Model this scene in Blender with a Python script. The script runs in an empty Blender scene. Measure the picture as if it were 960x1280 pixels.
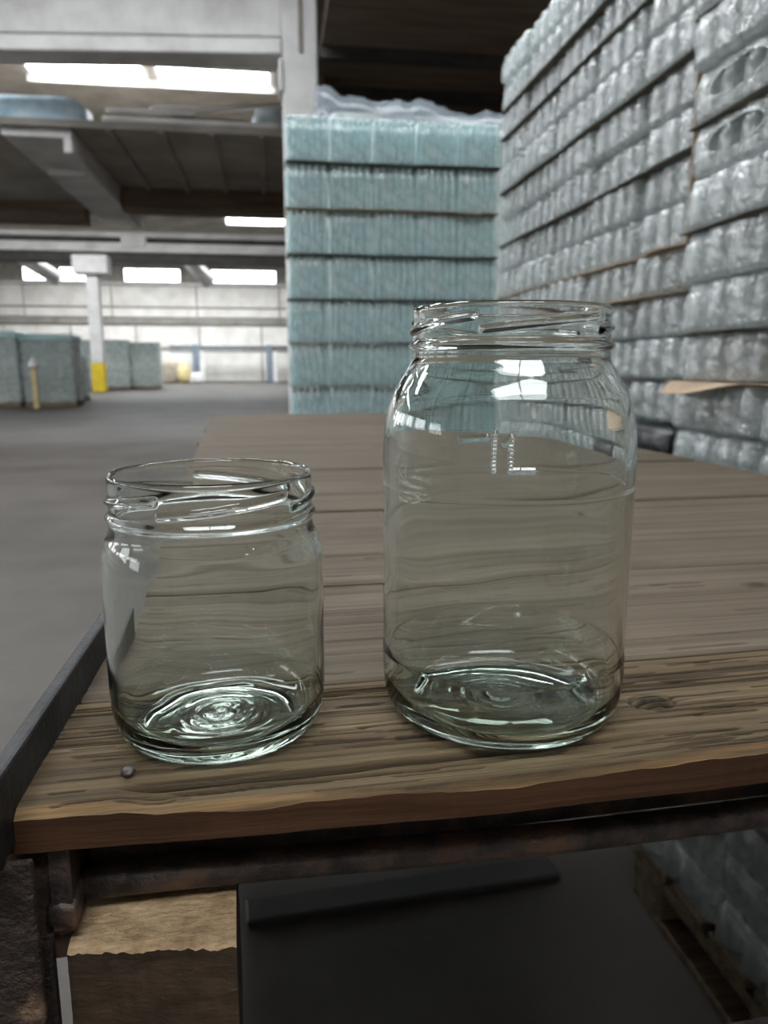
import bpy, bmesh, math, random
import numpy as np
from mathutils import Vector, Matrix

random.seed(7)
SC = bpy.context.scene
COL = SC.collection

# ------------------------------------------------------------------ camera
F_PX = 950.0
H = 1.15                                   # lens height above the floor
PITCH = math.atan(182 / F_PX)
YAW = math.atan(142 / F_PX * math.cos(PITCH))
cam_d = bpy.data.cameras.new('camera')
cam = bpy.data.objects.new('camera', cam_d)
COL.objects.link(cam)
cam.location = (0, 0, H)
cam.rotation_euler = (math.pi / 2 - PITCH, 0, -YAW)
cam_d.sensor_fit = 'VERTICAL'
cam_d.sensor_height = 36.0
cam_d.lens = F_PX / 1280 * 36.0
cam_d.clip_start = 0.02
cam_d.clip_end = 300
cam_d.dof.use_dof = True
cam_d.dof.focus_distance = 0.285
cam_d.dof.aperture_fstop = 26.7 / 1.7
SC.camera = cam

# ------------------------------------------------------------------ world, exposure
w = bpy.data.worlds.new('world')
SC.world = w
w.use_nodes = True
bg = w.node_tree.nodes['Background']
bg.inputs[0].default_value = (0.75, 0.82, 0.9, 1)
bg.inputs[1].default_value = 1.0
SC.view_settings.view_transform = 'Standard'
SC.view_settings.look = 'None'
SC.view_settings.exposure = 0.40
SC.view_settings.gamma = 1.0
SC.view_settings.use_curve_mapping = False
SC.cycles.max_bounces = 16
SC.cycles.transmission_bounces = 16
SC.cycles.transparent_max_bounces = 16
SC.cycles.glossy_bounces = 6
SC.cycles.diffuse_bounces = 4
SC.cycles.blur_glossy = 0.3
SKY_E = 16.0        # daylight seen through the roof lights
WIN_E = 5.0        # daylight seen through the wall windows

# ------------------------------------------------------------------ materials
M = {}


def nodes_of(name):
    m = bpy.data.materials.new(name)
    m.use_nodes = True
    nt = m.node_tree
    for n in list(nt.nodes):
        nt.nodes.remove(n)
    out = nt.nodes.new('ShaderNodeOutputMaterial')
    M[name] = m
    return m, nt, out


def N(nt, typ, **kw):
    n = nt.nodes.new(typ)
    for k, v in kw.items():
        if k.startswith('i_'):
            key = k[2:]
            key = int(key) if key.isdigit() else key.replace('_', ' ')
            n.inputs[key].default_value = v
        else:
            setattr(n, k, v)
    return n


def L(nt, a, b):
    nt.links.new(a, b)


def ramp(nt, src, stops):
    r = nt.nodes.new('ShaderNodeValToRGB')
    e = r.color_ramp.elements
    while len(e) < len(stops):
        e.new(0.5)
    for i, (p, c) in enumerate(stops):
        e[i].position = p
        e[i].color = (c[0], c[1], c[2], 1) if len(c) == 3 else c
    L(nt, src, r.inputs[0])
    return r.outputs[0]


def mixc(nt, fac, a, b, mode='MIX'):
    m = nt.nodes.new('ShaderNodeMix')
    m.data_type = 'RGBA'
    m.blend_type = mode
    for s, v in ((m.inputs[0], fac), (m.inputs[6], a), (m.inputs[7], b)):
        if hasattr(v, 'node'):
            L(nt, v, s)
        elif isinstance(v, (int, float)):
            s.default_value = v
        else:
            s.default_value = (*v, 1)
    return m.outputs[2]


def srgb(r, g, b):
    f = lambda c: (c / 255 / 12.92) if c / 255 <= 0.04045 else ((c / 255 + 0.055) / 1.055) ** 2.4
    return (f(r), f(g), f(b))


def noisy(name, c1, c2, scale=4.0, rough=0.6, bump=0.0, bscale=None, stretch=(1, 1, 1), metal=0.0, detail=6, c3=None,
          spec=0.5, lo=0.35, hi=0.65):
    """two or three tone procedural surface with fine relief"""
    m, nt, out = nodes_of(name)
    p = N(nt, 'ShaderNodeBsdfPrincipled', i_Roughness=rough, i_Metallic=metal)
    p.inputs['Specular IOR Level'].default_value = spec
    tc = N(nt, 'ShaderNodeTexCoord')
    mp = N(nt, 'ShaderNodeMapping')
    mp.inputs['Scale'].default_value = stretch
    L(nt, tc.outputs['Object'], mp.inputs['Vector'])
    nz = N(nt, 'ShaderNodeTexNoise', i_Scale=scale, i_Detail=detail, i_Roughness=0.6)
    L(nt, mp.outputs[0], nz.inputs['Vector'])
    stops = [(lo, c1), (hi, c2)] if c3 is None else [(lo, c1), ((lo + hi) / 2, c3), (hi, c2)]
    L(nt, ramp(nt, nz.outputs[0], stops), p.inputs['Base Color'])
    if bump:
        n2 = N(nt, 'ShaderNodeTexNoise', i_Scale=bscale or scale * 6, i_Detail=5, i_Roughness=0.6)
        L(nt, mp.outputs[0], n2.inputs['Vector'])
        b = N(nt, 'ShaderNodeBump', i_Strength=bump, i_Distance=0.01)
        L(nt, n2.outputs[0], b.inputs['Height'])
        L(nt, b.outputs[0], p.inputs['Normal'])
    L(nt, p.outputs[0], out.inputs[0])
    return m


def glass(name, col, rough=0.0):
    m, nt, out = nodes_of(name)
    g = N(nt, 'ShaderNodeBsdfGlass', i_Roughness=rough, i_IOR=1.5)
    g.inputs['Color'].default_value = (*col, 1)
    L(nt, g.outputs[0], out.inputs[0])


def film(name, col, cover, rough, bumps, bscale, thru=0.45, gloss=0.0):
    """thin shrink film / pale moulded glass seen from afar: partly see-through, glossy, wrinkled"""
    m, nt, out = nodes_of(name)
    tc = N(nt, 'ShaderNodeTexCoord')
    p = N(nt, 'ShaderNodeBsdfPrincipled', i_Roughness=rough)
    p.inputs['Base Color'].default_value = (*col, 1)
    p.inputs['Specular IOR Level'].default_value = 0.8
    nz = N(nt, 'ShaderNodeTexNoise', i_Scale=bscale, i_Detail=3, i_Roughness=0.6)
    L(nt, tc.outputs['Object'], nz.inputs['Vector'])
    b = N(nt, 'ShaderNodeBump', i_Strength=bumps, i_Distance=0.006)
    L(nt, nz.outputs[0], b.inputs['Height'])
    L(nt, b.outputs[0], p.inputs['Normal'])
    t = N(nt, 'ShaderNodeBsdfTransparent')
    n2 = N(nt, 'ShaderNodeTexNoise', i_Scale=bscale * 0.35, i_Detail=3)
    L(nt, tc.outputs['Object'], n2.inputs['Vector'])
    mr = N(nt, 'ShaderNodeMapRange', i_1=0.35, i_2=0.65, i_3=max(0, cover - 0.2), i_4=min(1, cover + 0.2))
    L(nt, n2.outputs[0], mr.inputs[0])
    tl = N(nt, 'ShaderNodeBsdfTranslucent')            # light passes on through the clear stuff
    tl.inputs[0].default_value = (*col, 1)
    m2 = N(nt, 'ShaderNodeMixShader', i_0=thru)
    L(nt, p.outputs[0], m2.inputs[1])
    L(nt, tl.outputs[0], m2.inputs[2])
    mx = N(nt, 'ShaderNodeMixShader')
    L(nt, mr.outputs[0], mx.inputs[0])
    L(nt, t.outputs[0], mx.inputs[1])
    L(nt, m2.outputs[0], mx.inputs[2])
    if gloss:                                          # the taut skin's own glints
        gb = N(nt, 'ShaderNodeBsdfGlossy', i_Roughness=0.12)
        L(nt, b.outputs[0], gb.inputs['Normal'])
        m3 = N(nt, 'ShaderNodeMixShader', i_0=gloss)
        L(nt, mx.outputs[0], m3.inputs[1])
        L(nt, gb.outputs[0], m3.inputs[2])
        mx = m3
    L(nt, mx.outputs[0], out.inputs[0])


def emit(name, col, s):
    m, nt, out = nodes_of(name)
    e = N(nt, 'ShaderNodeEmission', i_Strength=s)
    e.inputs[0].default_value = (*col, 1)
    L(nt, e.outputs[0], out.inputs[0])


def wood(name, base, dark, light, raw, gx=2.0, gy=60.0, bump=0.5, rough=0.75, use_attr=True):
    """weathered timber, grain along X; attribute 'tone' = (bare wood, knot, dirt)"""
    m, nt, out = nodes_of(name)
    p = N(nt, 'ShaderNodeBsdfPrincipled', i_Roughness=rough)
    p.inputs['Specular IOR Level'].default_value = 0.25
    tc = N(nt, 'ShaderNodeTexCoord')
    oi = N(nt, 'ShaderNodeObjectInfo')
    addv = N(nt, 'ShaderNodeVectorMath', operation='ADD')
    sc = N(nt, 'ShaderNodeVectorMath', operation='SCALE')
    sc.inputs[0].default_value = (13.1, 7.7, 3.3)
    L(nt, oi.outputs['Random'], sc.inputs['Scale'])
    L(nt, tc.outputs['Object'], addv.inputs[0])
    L(nt, sc.outputs[0], addv.inputs[1])
    mp = N(nt, 'ShaderNodeMapping')
    mp.inputs['Scale'].default_value = (gx, gy, gy)
    L(nt, addv.outputs[0], mp.inputs['Vector'])
    n1 = N(nt, 'ShaderNodeTexNoise', i_Scale=1.0, i_Detail=6, i_Roughness=0.62)
    n1.inputs['Distortion'].default_value = 0.15
    L(nt, mp.outputs[0], n1.inputs['Vector'])
    mp2 = N(nt, 'ShaderNodeMapping')
    mp2.inputs['Scale'].default_value = (gx * 2.5, gy * 7, gy * 7)
    L(nt, addv.outputs[0], mp2.inputs['Vector'])
    n2 = N(nt, 'ShaderNodeTexNoise', i_Scale=1.0, i_Detail=4, i_Roughness=0.6)
    L(nt, mp2.outputs[0], n2.inputs['Vector'])
    n3 = N(nt, 'ShaderNodeTexNoise', i_Scale=7.0, i_Detail=4, i_Roughness=0.6)
    L(nt, addv.outputs[0], n3.inputs['Vector'])
    c = ramp(nt, n1.outputs[0], [(0.3, dark), (0.5, base), (0.72, light)])
    c2 = ramp(nt, n2.outputs[0], [(0.35, (0.62, 0.62, 0.62)), (0.6, (1.1, 1.1, 1.1))])
    c = mixc(nt, 0.75, c, c2, 'MULTIPLY')
    c3 = ramp(nt, n3.outputs[0], [(0.3, (0.78, 0.76, 0.74)), (0.7, (1.12, 1.12, 1.12))])
    c = mixc(nt, 0.8, c, c3, 'MULTIPLY')
    if use_attr:
        at = N(nt, 'ShaderNodeAttribute', attribute_name='tone')
        sp = N(nt, 'ShaderNodeSeparateColor')
        L(nt, at.outputs['Color'], sp.inputs[0])
        rawc = ramp(nt, n1.outputs[0], [(0.3, tuple(v * 0.55 for v in raw)), (0.6, raw)])
        c = mixc(nt, sp.outputs[0], c, rawc)
        c = mixc(nt, sp.outputs[1], c, tuple(v * 0.35 for v in dark))
        c = mixc(nt, sp.outputs[2], c, tuple(v * 0.3 for v in dark))
    L(nt, c, p.inputs['Base Color'])
    b = N(nt, 'ShaderNodeBump', i_Strength=bump, i_Distance=0.0015)
    ad = N(nt, 'ShaderNodeMath', operation='ADD')
    L(nt, n1.outputs[0], ad.inputs[0])
    L(nt, n2.outputs[0], ad.inputs[1])
    L(nt, ad.outputs[0], b.inputs['Height'])
    L(nt, b.outputs[0], p.inputs['Normal'])
    L(nt, p.outputs[0], out.inputs[0])


# ---- palette
wood('weathered_wood', (0.0994, 0.0676, 0.0345), (0.0216, 0.0143, 0.0074), (0.1619, 0.1205, 0.0699), (0.2057, 0.1226, 0.0523), bump=0.6, gx=1.3, gy=110)
wood('sawn_edge', (0.0538, 0.0234, 0.0094), (0.0281, 0.0117, 0.0047), (0.0749, 0.0351, 0.0155), (0.1966, 0.1264, 0.0655), gx=3, gy=45, bump=0.4)
wood('deck_wood', (0.1016, 0.0774, 0.0532), (0.0456, 0.0333, 0.0223), (0.1406, 0.1121, 0.0808), (0.3268, 0.2206, 0.1225), bump=0.3, gx=1.0, gy=75)
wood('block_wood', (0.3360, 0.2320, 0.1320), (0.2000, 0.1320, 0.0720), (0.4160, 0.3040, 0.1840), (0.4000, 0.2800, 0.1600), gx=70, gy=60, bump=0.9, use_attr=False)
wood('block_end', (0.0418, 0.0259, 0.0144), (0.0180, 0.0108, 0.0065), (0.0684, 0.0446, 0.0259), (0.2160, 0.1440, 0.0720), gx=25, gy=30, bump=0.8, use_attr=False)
wood('pallet_wood', (0.1920, 0.1440, 0.0960), (0.0960, 0.0720, 0.0480), (0.2720, 0.2160, 0.1520), (0.3200, 0.2160, 0.1200), gx=2, gy=30, bump=0.3, use_attr=False)
noisy('rusty_steel', (0.0229, 0.0166, 0.0140), (0.1275, 0.0701, 0.0446), 60, 0.42, 0.25, 300, metal=0.35, c3=(0.0574, 0.0433, 0.0382))
noisy('post_rust', (0.02, 0.012, 0.009), (0.24, 0.15, 0.085), 45, 0.65, 0.6, 250, metal=0.2, c3=(0.04, 0.022, 0.015), lo=0.42, hi=0.72)
noisy('bar_steel', (0.010, 0.010, 0.011), (0.035, 0.034, 0.036), 30, 0.5, 0.2, 240, metal=0.0, spec=0.25)
noisy('nail_steel', (0.06, 0.055, 0.05), (0.18, 0.16, 0.14), 300, 0.35, 0.2, 900, metal=0.8)
noisy('concrete_floor', (0.0522, 0.0446, 0.0388), (0.0931, 0.0820, 0.0723), 0.9, 0.6, 0.25, 30, detail=10, c3=(0.0745, 0.0656, 0.0574), spec=0.3)
noisy('white_paint', (0.4541, 0.4432, 0.4324), (0.6919, 0.6811, 0.6703), 1.2, 0.7, 0.1, 12, detail=8, lo=0.25, hi=0.6)
noisy('grey_concrete', (0.20, 0.185, 0.165), (0.32, 0.30, 0.275), 1.0, 0.8, 0.15, 10, detail=8)
noisy('roof_concrete', (0.2720, 0.2465, 0.2125), (0.4420, 0.4080, 0.3655), 0.7, 0.85, 0.1, 8, detail=8)
noisy('dark_timber', (0.1045, 0.0722, 0.0494), (0.1900, 0.1425, 0.0988), 1.4, 0.8, 0.2, 12, stretch=(0.4, 3, 3), detail=6)
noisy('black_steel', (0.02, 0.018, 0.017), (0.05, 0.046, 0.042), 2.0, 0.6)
noisy('wall_panel', (0.5652, 0.5359, 0.4872), (0.7795, 0.7600, 0.7211), 0.8, 0.8, 0.15, 6, detail=8, lo=0.25, hi=0.6)
noisy('wall_joint', (0.24, 0.22, 0.20), (0.36, 0.34, 0.31), 2.0, 0.8)
noisy('yellow_paint', (0.62, 0.44, 0.02), (0.78, 0.57, 0.03), 3, 0.5)
noisy('blue_grey_paint', (0.12, 0.15, 0.19), (0.2, 0.23, 0.27), 3, 0.5)
noisy('cardboard', (0.34, 0.235, 0.15), (0.50, 0.37, 0.26), 14, 0.8, 0.2, 90)
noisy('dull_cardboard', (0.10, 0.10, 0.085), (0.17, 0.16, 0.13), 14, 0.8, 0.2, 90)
noisy('blue_tarp', (0.30, 0.48, 0.60), (0.58, 0.70, 0.78), 3.0, 0.4, 0.6, 9)
noisy('pale_bag', (0.50, 0.62, 0.70), (0.72, 0.80, 0.85), 3.0, 0.4, 0.6, 9)
noisy('gap_black', (0.004, 0.004, 0.005), (0.012, 0.012, 0.013), 12, 0.35, 0.5, 30)
noisy('sack_cloth', (0.22, 0.19, 0.15), (0.36, 0.32, 0.26), 5, 0.9, 0.4, 25)
noisy('old_timber', (0.1020, 0.0850, 0.0680), (0.2040, 0.1700, 0.1360), 3, 0.85, 0.3, 20, stretch=(0.3, 4, 4))
noisy('pole_paint', (0.46, 0.36, 0.16), (0.60, 0.50, 0.27), 6, 0.6)
glass('jar_glass', (0.968, 0.985, 0.976))
glass('base_glass', (0.925, 0.958, 0.932))
film('pack_film', (0.88, 0.93, 0.95), 0.25, 0.10, 1.0, 55, 0.40, 0.19)
film('pack_jar', (0.78, 0.85, 0.85), 0.78, 0.08, 0.25, 60, 0.5, 0.06)
film('teal_film', (0.88, 0.96, 0.97), 0.26, 0.12, 0.6, 30, 0.40, 0.12)
film('teal_bottle', (0.74, 0.94, 0.955), 0.92, 0.10, 0.15, 50, 0.40, 0.07)
film('load_film', (0.80, 0.85, 0.84), 0.30, 0.2, 0.8, 6, 0.45, 0.05)
film('load_jar', (0.70, 0.77, 0.75), 0.9, 0.15, 0.3, 20, 0.5)
film('sheet_film', (0.66, 0.84, 0.86), 0.85, 0.2, 0.6, 4)
film('wrap_plastic', (0.30, 0.34, 0.38), 0.45, 0.15, 1.0, 5)
emit('sky_pane', (0.93, 0.97, 1.0), SKY_E)
emit('window_pane', (0.93, 0.97, 1.0), WIN_E)

# ------------------------------------------------------------------ helpers


def link(name, me, mat=None, parent=None, loc=None, rotz=None):
    o = bpy.data.objects.new(name, me)
    COL.objects.link(o)
    if mat is not None and me is not None and len(me.materials) == 0:
        for mm in (mat if isinstance(mat, (list, tuple)) else [mat]):
            me.materials.append(M[mm])
    if parent is not None:
        o.parent = parent
    if loc is not None:
        o.location = loc
    if rotz is not None:
        o.rotation_euler = (0, 0, rotz)
    return o


def empty(name, loc=(0, 0, 0), rotz=0.0):
    o = bpy.data.objects.new(name, None)
    COL.objects.link(o)
    o.location = loc
    o.rotation_euler = (0, 0, rotz)
    o.empty_display_size = 0.05
    return o


def tag(o, label, cat, group=None, kind=None):
    o['label'] = label
    o['category'] = cat
    if group:
        o['group'] = group
    if kind:
        o['kind'] = kind
    return o


def struct(o, label, cat):
    return tag(o, label, cat, kind='structure')


def mesh_from(name, v, f, smooth=False, attr=None):
    me = bpy.data.meshes.new(name)
    me.from_pydata([tuple(p) for p in v] if not isinstance(v, list) else v, [], f)
    if smooth:
        me.polygons.foreach_set('use_smooth', [True] * len(me.polygons))
    if attr is not None:
        a = me.color_attributes.new('tone', 'FLOAT_COLOR', 'POINT')
        a.data.foreach_set('color', np.asarray(attr, dtype=np.float32).ravel())
    me.update()
    return me


def box_me(name, x0, x1, y0, y1, z0, z1, bev=0.0, seg=1):
    bm = bmesh.new()
    bmesh.ops.create_cube(bm, size=1.0)
    for v in bm.verts:
        v.co = Vector(((x0 + x1) / 2 + v.co.x * (x1 - x0), (y0 + y1) / 2 + v.co.y * (y1 - y0), (z0 + z1) / 2 + v.co.z * (z1 - z0)))
    if bev:
        bmesh.ops.bevel(bm, geom=list(bm.edges), offset=bev, segments=seg, affect='EDGES', profile=0.5)
    me = bpy.data.meshes.new(name)
    bm.to_mesh(me)
    bm.free()
    return me


def box(name, x0, x1, y0, y1, z0, z1, mat, parent=None, bev=0.0, seg=1):
    return link(name, box_me(name, x0, x1, y0, y1, z0, z1, bev, seg), mat, parent)


def tube_me(name, pts, r, seg=16, caps=True, rr=None):
    """swept round bar through pts"""
    pts = [Vector(p) for p in pts]
    v, f = [], []
    n = len(pts)
    prev = None
    for i, p in enumerate(pts):
        d = (pts[min(i + 1, n - 1)] - pts[max(i - 1, 0)]).normalized()
        if prev is None:
            up = Vector((0, 0, 1)) if abs(d.z) < 0.9 else Vector((1, 0, 0))
            a = d.cross(up).normalized()
        else:
            a = (prev - d * prev.dot(d)).normalized()
        prev = a
        b = d.cross(a)
        rad = rr[i] if rr is not None else r
        for k in range(seg):
            t = 2 * math.pi * k / seg
            v.append(p + a * math.cos(t) * rad + b * math.sin(t) * rad)
    for i in range(n - 1):
        for k in range(seg):
            k2 = (k + 1) % seg
            f.append((i * seg + k, i * seg + k2, (i + 1) * seg + k2, (i + 1) * seg + k))
    if caps:
        f.append(tuple(range(seg))[::-1])
        f.append(tuple((n - 1) * seg + k for k in range(seg)))
    me = mesh_from(name, v, f)
    me.polygons.foreach_set('use_smooth', [len(p.vertices) == 4 for p in me.polygons])
    return me


def tube(name, pts, r, mat, parent=None, seg=16):
    return link(name, tube_me(name, pts, r, seg), mat, parent)


def lathe_me(name, prof, seg):
    v, f = [], []
    for r, z in prof:
        for k in range(seg):
            t = 2 * math.pi * k / seg
            v.append((r * math.cos(t), r * math.sin(t), z))
    for i in range(len(prof) - 1):
        for k in range(seg):
            k2 = (k + 1) % seg
            f.append((i * seg + k, i * seg + k2, (i + 1) * seg + k2, (i + 1) * seg + k))
    f.append(tuple(range(seg))[::-1])
    f.append(tuple((len(prof) - 1) * seg + k for k in range(seg)))
    me = mesh_from(name, v, f)
    me.polygons.foreach_set('use_smooth', [len(p.vertices) == 4 for p in me.polygons])
    return me


def hash2(ix, iy, seed):
    h = (ix.astype(np.int64) * 374761393 + iy.astype(np.int64) * 668265263 + seed * 1442695041) & 0xFFFFFFFF
    h = ((h ^ (h >> 13)) * 1274126177) & 0xFFFFFFFF
    h = h ^ (h >> 16)
    return (h & 0xFFFFFF) / float(0xFFFFFF)


def vnoise(x, y, seed=0, octs=3, wrapx=None):
    """value noise in -1..1; wrapx: integer period of x at the first octave"""
    x = np.asarray(x, float)
    y = np.asarray(y, float)
    tot = np.zeros(np.broadcast(x, y).shape)
    amp, s, norm = 1.0, 1, 0.0
    for o in range(octs):
        X, Y = x * s, y * s
        ix, iy = np.floor(X), np.floor(Y)
        fx, fy = X - ix, Y - iy
        fx, fy = fx * fx * (3 - 2 * fx), fy * fy * (3 - 2 * fy)
        ix, iy = np.broadcast_arrays(ix, iy)
        i1 = ix + 1
        if wrapx:
            ix = np.mod(ix, wrapx * s)
            i1 = np.mod(i1, wrapx * s)
        a = hash2(ix, iy, seed + o)
        b = hash2(i1, iy, seed + o)
        c = hash2(ix, iy + 1, seed + o)
        d = hash2(i1, iy + 1, seed + o)
        tot = tot + amp * ((a * (1 - fx) + b * fx) * (1 - fy) + (c * (1 - fx) + d * fx) * fy - 0.5) * 2
        norm += amp
        amp *= 0.5
        s *= 2
    return tot / norm


def sstep(a, b, x):
    t = np.clip((x - a) / (b - a), 0, 1)
    return t * t * (3 - 2 * t)


ORD = ['zeroth', 'first', 'second', 'third', 'fourth', 'fifth', 'sixth', 'seventh', 'eighth', 'ninth', 'tenth', 'eleventh',
       'twelfth', 'thirteenth', 'fourteenth', 'fifteenth', 'sixteenth', 'seventeenth', 'eighteenth', 'nineteenth', 'twentieth',
       'twenty-first', 'twenty-second', 'twenty-third', 'twenty-fourth', 'twenty-fifth', 'twenty-sixth']

# ================================================================== THE BUILDING
ROOF = 8.6
YB, XL, XR, YF = 60.0, -24.0, 9.0, -9.0
fl = box('floor', XL, XR, YF, YB, -0.2, 0.0, 'concrete_floor')
struct(fl, 'worn grey-brown concrete floor of the warehouse', 'floor')

wb = empty('wall_back', (0, YB, 0))
struct(wb, 'pale panelled far end wall below a row of bright windows', 'wall')
box('backing', XL, XR, 0.0, 0.3, 0, ROOF, 'wall_joint', wb)
rows = [(0.05, 2.25), (2.55, 4.1), (4.75, 5.35), (5.5, 6.95)]
for z0, z1 in rows:                                    # cladding panels, each a piece
    x = XL + 0.4
    k = 0
    while x < 4.0:
        x2 = x + (4.6 if z0 < 4 else 6.1)
        if x2 > -21:
            box('panel', x + 0.05, min(x2, 4.0) - 0.05, -0.14, 0.0, z0, z1, 'wall_panel', wb, 0.02)
        x = x2
        k += 1
box('cornice', XL, 4.0, -0.32, 0.0, 4.2, 4.62, 'grey_concrete', wb, 0.04)
box('sill_band', XL, 4.0, -0.4, 0.0, 7.0, 7.18, 'white_paint', wb, 0.03)
wins = [(-17.4, -15.7), (-14.9, -12.6), (-10.4, -6.4), (-4.2, 0.6)]
for i, (a, b) in enumerate(wins):
    wn = empty('window_%d' % (i + 1), (0, YB, 0))
    struct(wn, ['small clerestory window at the far left of the end wall', 'clerestory window left of the yellow-footed column',
                'long clerestory window in the middle of the end wall', 'long clerestory window nearest the teal stack'][i], 'window')
    n = max(2, int(round((b - a) / 1.1)))
    for k in range(n):
        xa, xb = a + (b - a) * k / n, a + (b - a) * (k + 1) / n
        box('pane', xa + 0.03, xb - 0.03, -0.08, -0.04, 7.28, 8.14, 'window_pane', wn)
    for k in range(n + 1):
        xm = a + (b - a) * k / n
        box('mullion', xm - 0.04, xm + 0.04, -0.13, -0.02, 7.24, 8.18, 'black_steel', wn)
    box('frame_rail', a - 0.05, b + 0.05, -0.13, -0.02, 7.18, 7.27, 'black_steel', wn)
    box('frame_rail', a - 0.05, b + 0.05, -0.13, -0.02, 8.15, 8.24, 'black_steel', wn)

struct(box('wall_left', XL - 0.3, XL, YF, YB, 0, ROOF, 'wall_panel'), 'pale long wall on the left side of the hall', 'wall')
struct(box('wall_right', XR, XR + 0.3, YF, YB, 0, ROOF, 'grey_concrete'), 'dark side wall behind the stacked jars', 'wall')
struct(box('wall_front', XL, XR, YF - 0.3, YF, 0, ROOF, 'grey_concrete'), 'end wall behind the camera', 'wall')
struct(box('ceiling', XL, XR, YF, YB, ROOF, ROOF + 0.3, 'roof_concrete'), 'grey concrete roof over the hall', 'ceiling')

# roof lights: two in view, most others added unseen for their light
strips = [(-4.8, 2.4, -3.6, 3.2), (5.2, 1.2, -5.0, 5.6), (9.6, 1.4, -9.0, 0.3), (21.9, 1.4, -6.05, 0.35), (31.5, 1.4, -14.0, 0.9),
          (41.3, 2.6, -2.1, 1.0), (51.5, 3.6, -16.0, 2.0), (16.0, 1.4, -20.0, -6.3)]
for i, (yc, wd, xa, xb) in enumerate(strips):
    wn = empty('window_%d' % (i + 5), (0, 0, ROOF))
    struct(wn, ['unseen roof light strip added high up behind the camera', 'unseen roof light strip added above the teal bottle stack', 'unseen roof light strip added before the white beam',
                'bright roof light strip seen above the mezzanine clutter', 'roof light strip hidden above the mezzanine',
                'short bright roof light beside the top of the teal stack', 'unseen roof light strip widened to brighten the far end wall', 'unseen roof light strip added to light the left aisle'][i], 'window')
    step = 3.2 if i == 3 else 3.25
    x = xb
    while x > xa + 0.3:
        x2 = max(x - step, xa)
        gap = 0.2 if i == 3 else 0.08
        box('pane', x2 + gap, x - gap, yc - wd / 2, yc + wd / 2, -0.05, -0.02, 'sky_pane', wn)
        x = x2
    box('frame_rail', xa, xb, yc - wd / 2 - 0.1, yc - wd / 2, -0.16, -0.0, 'white_paint', wn)
    box('frame_rail', xa, xb, yc + wd / 2, yc + wd / 2 + 0.1, -0.16, -0.0, 'white_paint', wn)

# unseen windows added high in the left wall to bring side daylight
for i in range(6):
    y0 = -4.0 + i * 8.0
    wn = empty('window_%d' % (i + 20), (XL, y0, 0))
    struct(wn, 'unseen window added for light in the left wall, %s from the camera end' % ORD[i + 1], 'window')
    for k in range(4):
        box('pane', 0.02, 0.06, k * 1.4 + 0.05, k * 1.4 + 1.35, 4.6, 7.6, 'window_pane', wn)
    for k in range(5):
        box('mullion', 0.0, 0.12, k * 1.4 - 0.05, k * 1.4 + 0.05, 4.5, 7.7, 'black_steel', wn)
    box('frame_rail', 0.0, 0.12, -0.05, 5.65, 4.48, 4.6, 'black_steel', wn)
    box('frame_rail', 0.0, 0.12, -0.05, 5.65, 7.6, 7.72, 'black_steel', wn)

# white portal: column and deep beam
pc = empty('concrete_column', (0.63, 14.3, 0))
tag(pc, 'white concrete column rising behind the teal bottle stack', 'column')
box('shaft', -0.30, 0.30, -0.3, 0.3, 0, ROOF, 'white_paint', pc, 0.03)
box('corbel', -0.36, -0.29, -0.36, 0.2, 5.7, 6.2, 'white_paint', pc, 0.02)
box('cover_strip', -0.02, 0.05, -0.34, -0.3, 6.3, ROOF, 'grey_concrete', pc, 0.01)
pb = empty('concrete_beam', (0.33, 14.0, 0), math.atan2(14.0 - 14.5, 0.33 + 4.34))
tag(pb, 'deep white painted beam across the top left', 'beam')
box('web', -9.5, 0.0, 0.0, 0.42, 6.54, 8.55, 'white_paint', pb, 0.02)
box('lower_flange', -9.5, 0.0, -0.05, 0.62, 6.26, 6.50, 'white_paint', pb, 0.02)
box('shadow_groove', -9.5, 0.0, 0.04, 0.4, 6.49, 6.55, 'grey_concrete', pb)

# mezzanine with clutter
mz = empty('mezzanine', (0, 0, 0))
tag(mz, 'grey mezzanine slab carrying old timber and tarpaulins', 'platform')
box('slab', -10.0, 0.55, 16.0, 24.8, 5.57, 5.68, 'roof_concrete', mz)
box('edge_board', -10.0, 0.55, 15.94, 16.0, 5.53, 5.66, 'grey_concrete', mz, 0.01)
for i in range(4):
    x = -2.9 + i * 0.95
    box('rib', x - 0.05, x + 0.05, 16.0, 21.4, 5.50, 5.57, 'roof_concrete', mz)
box('cross_beam', -3.6, 0.55, 21.0, 21.5, 5.02, 5.57, 'dark_timber', mz, 0.02)
box('cross_beam', -10.0, -4.9, 23.0, 23.5, 5.02, 5.57, 'dark_timber', mz, 0.02)
box('main_beam', -4.85, -3.6, 16.1, 24.6, 5.38, 5.57, 'white_paint', mz, 0.02)
box('beam_web', -3.75, -3.6, 16.1, 24.6, 5.12, 5.38, 'white_paint', mz, 0.02)
box('stiffener', -4.7, -3.75, 18.6, 18.7, 5.26, 5.38, 'white_paint', mz, 0.01)


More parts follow.
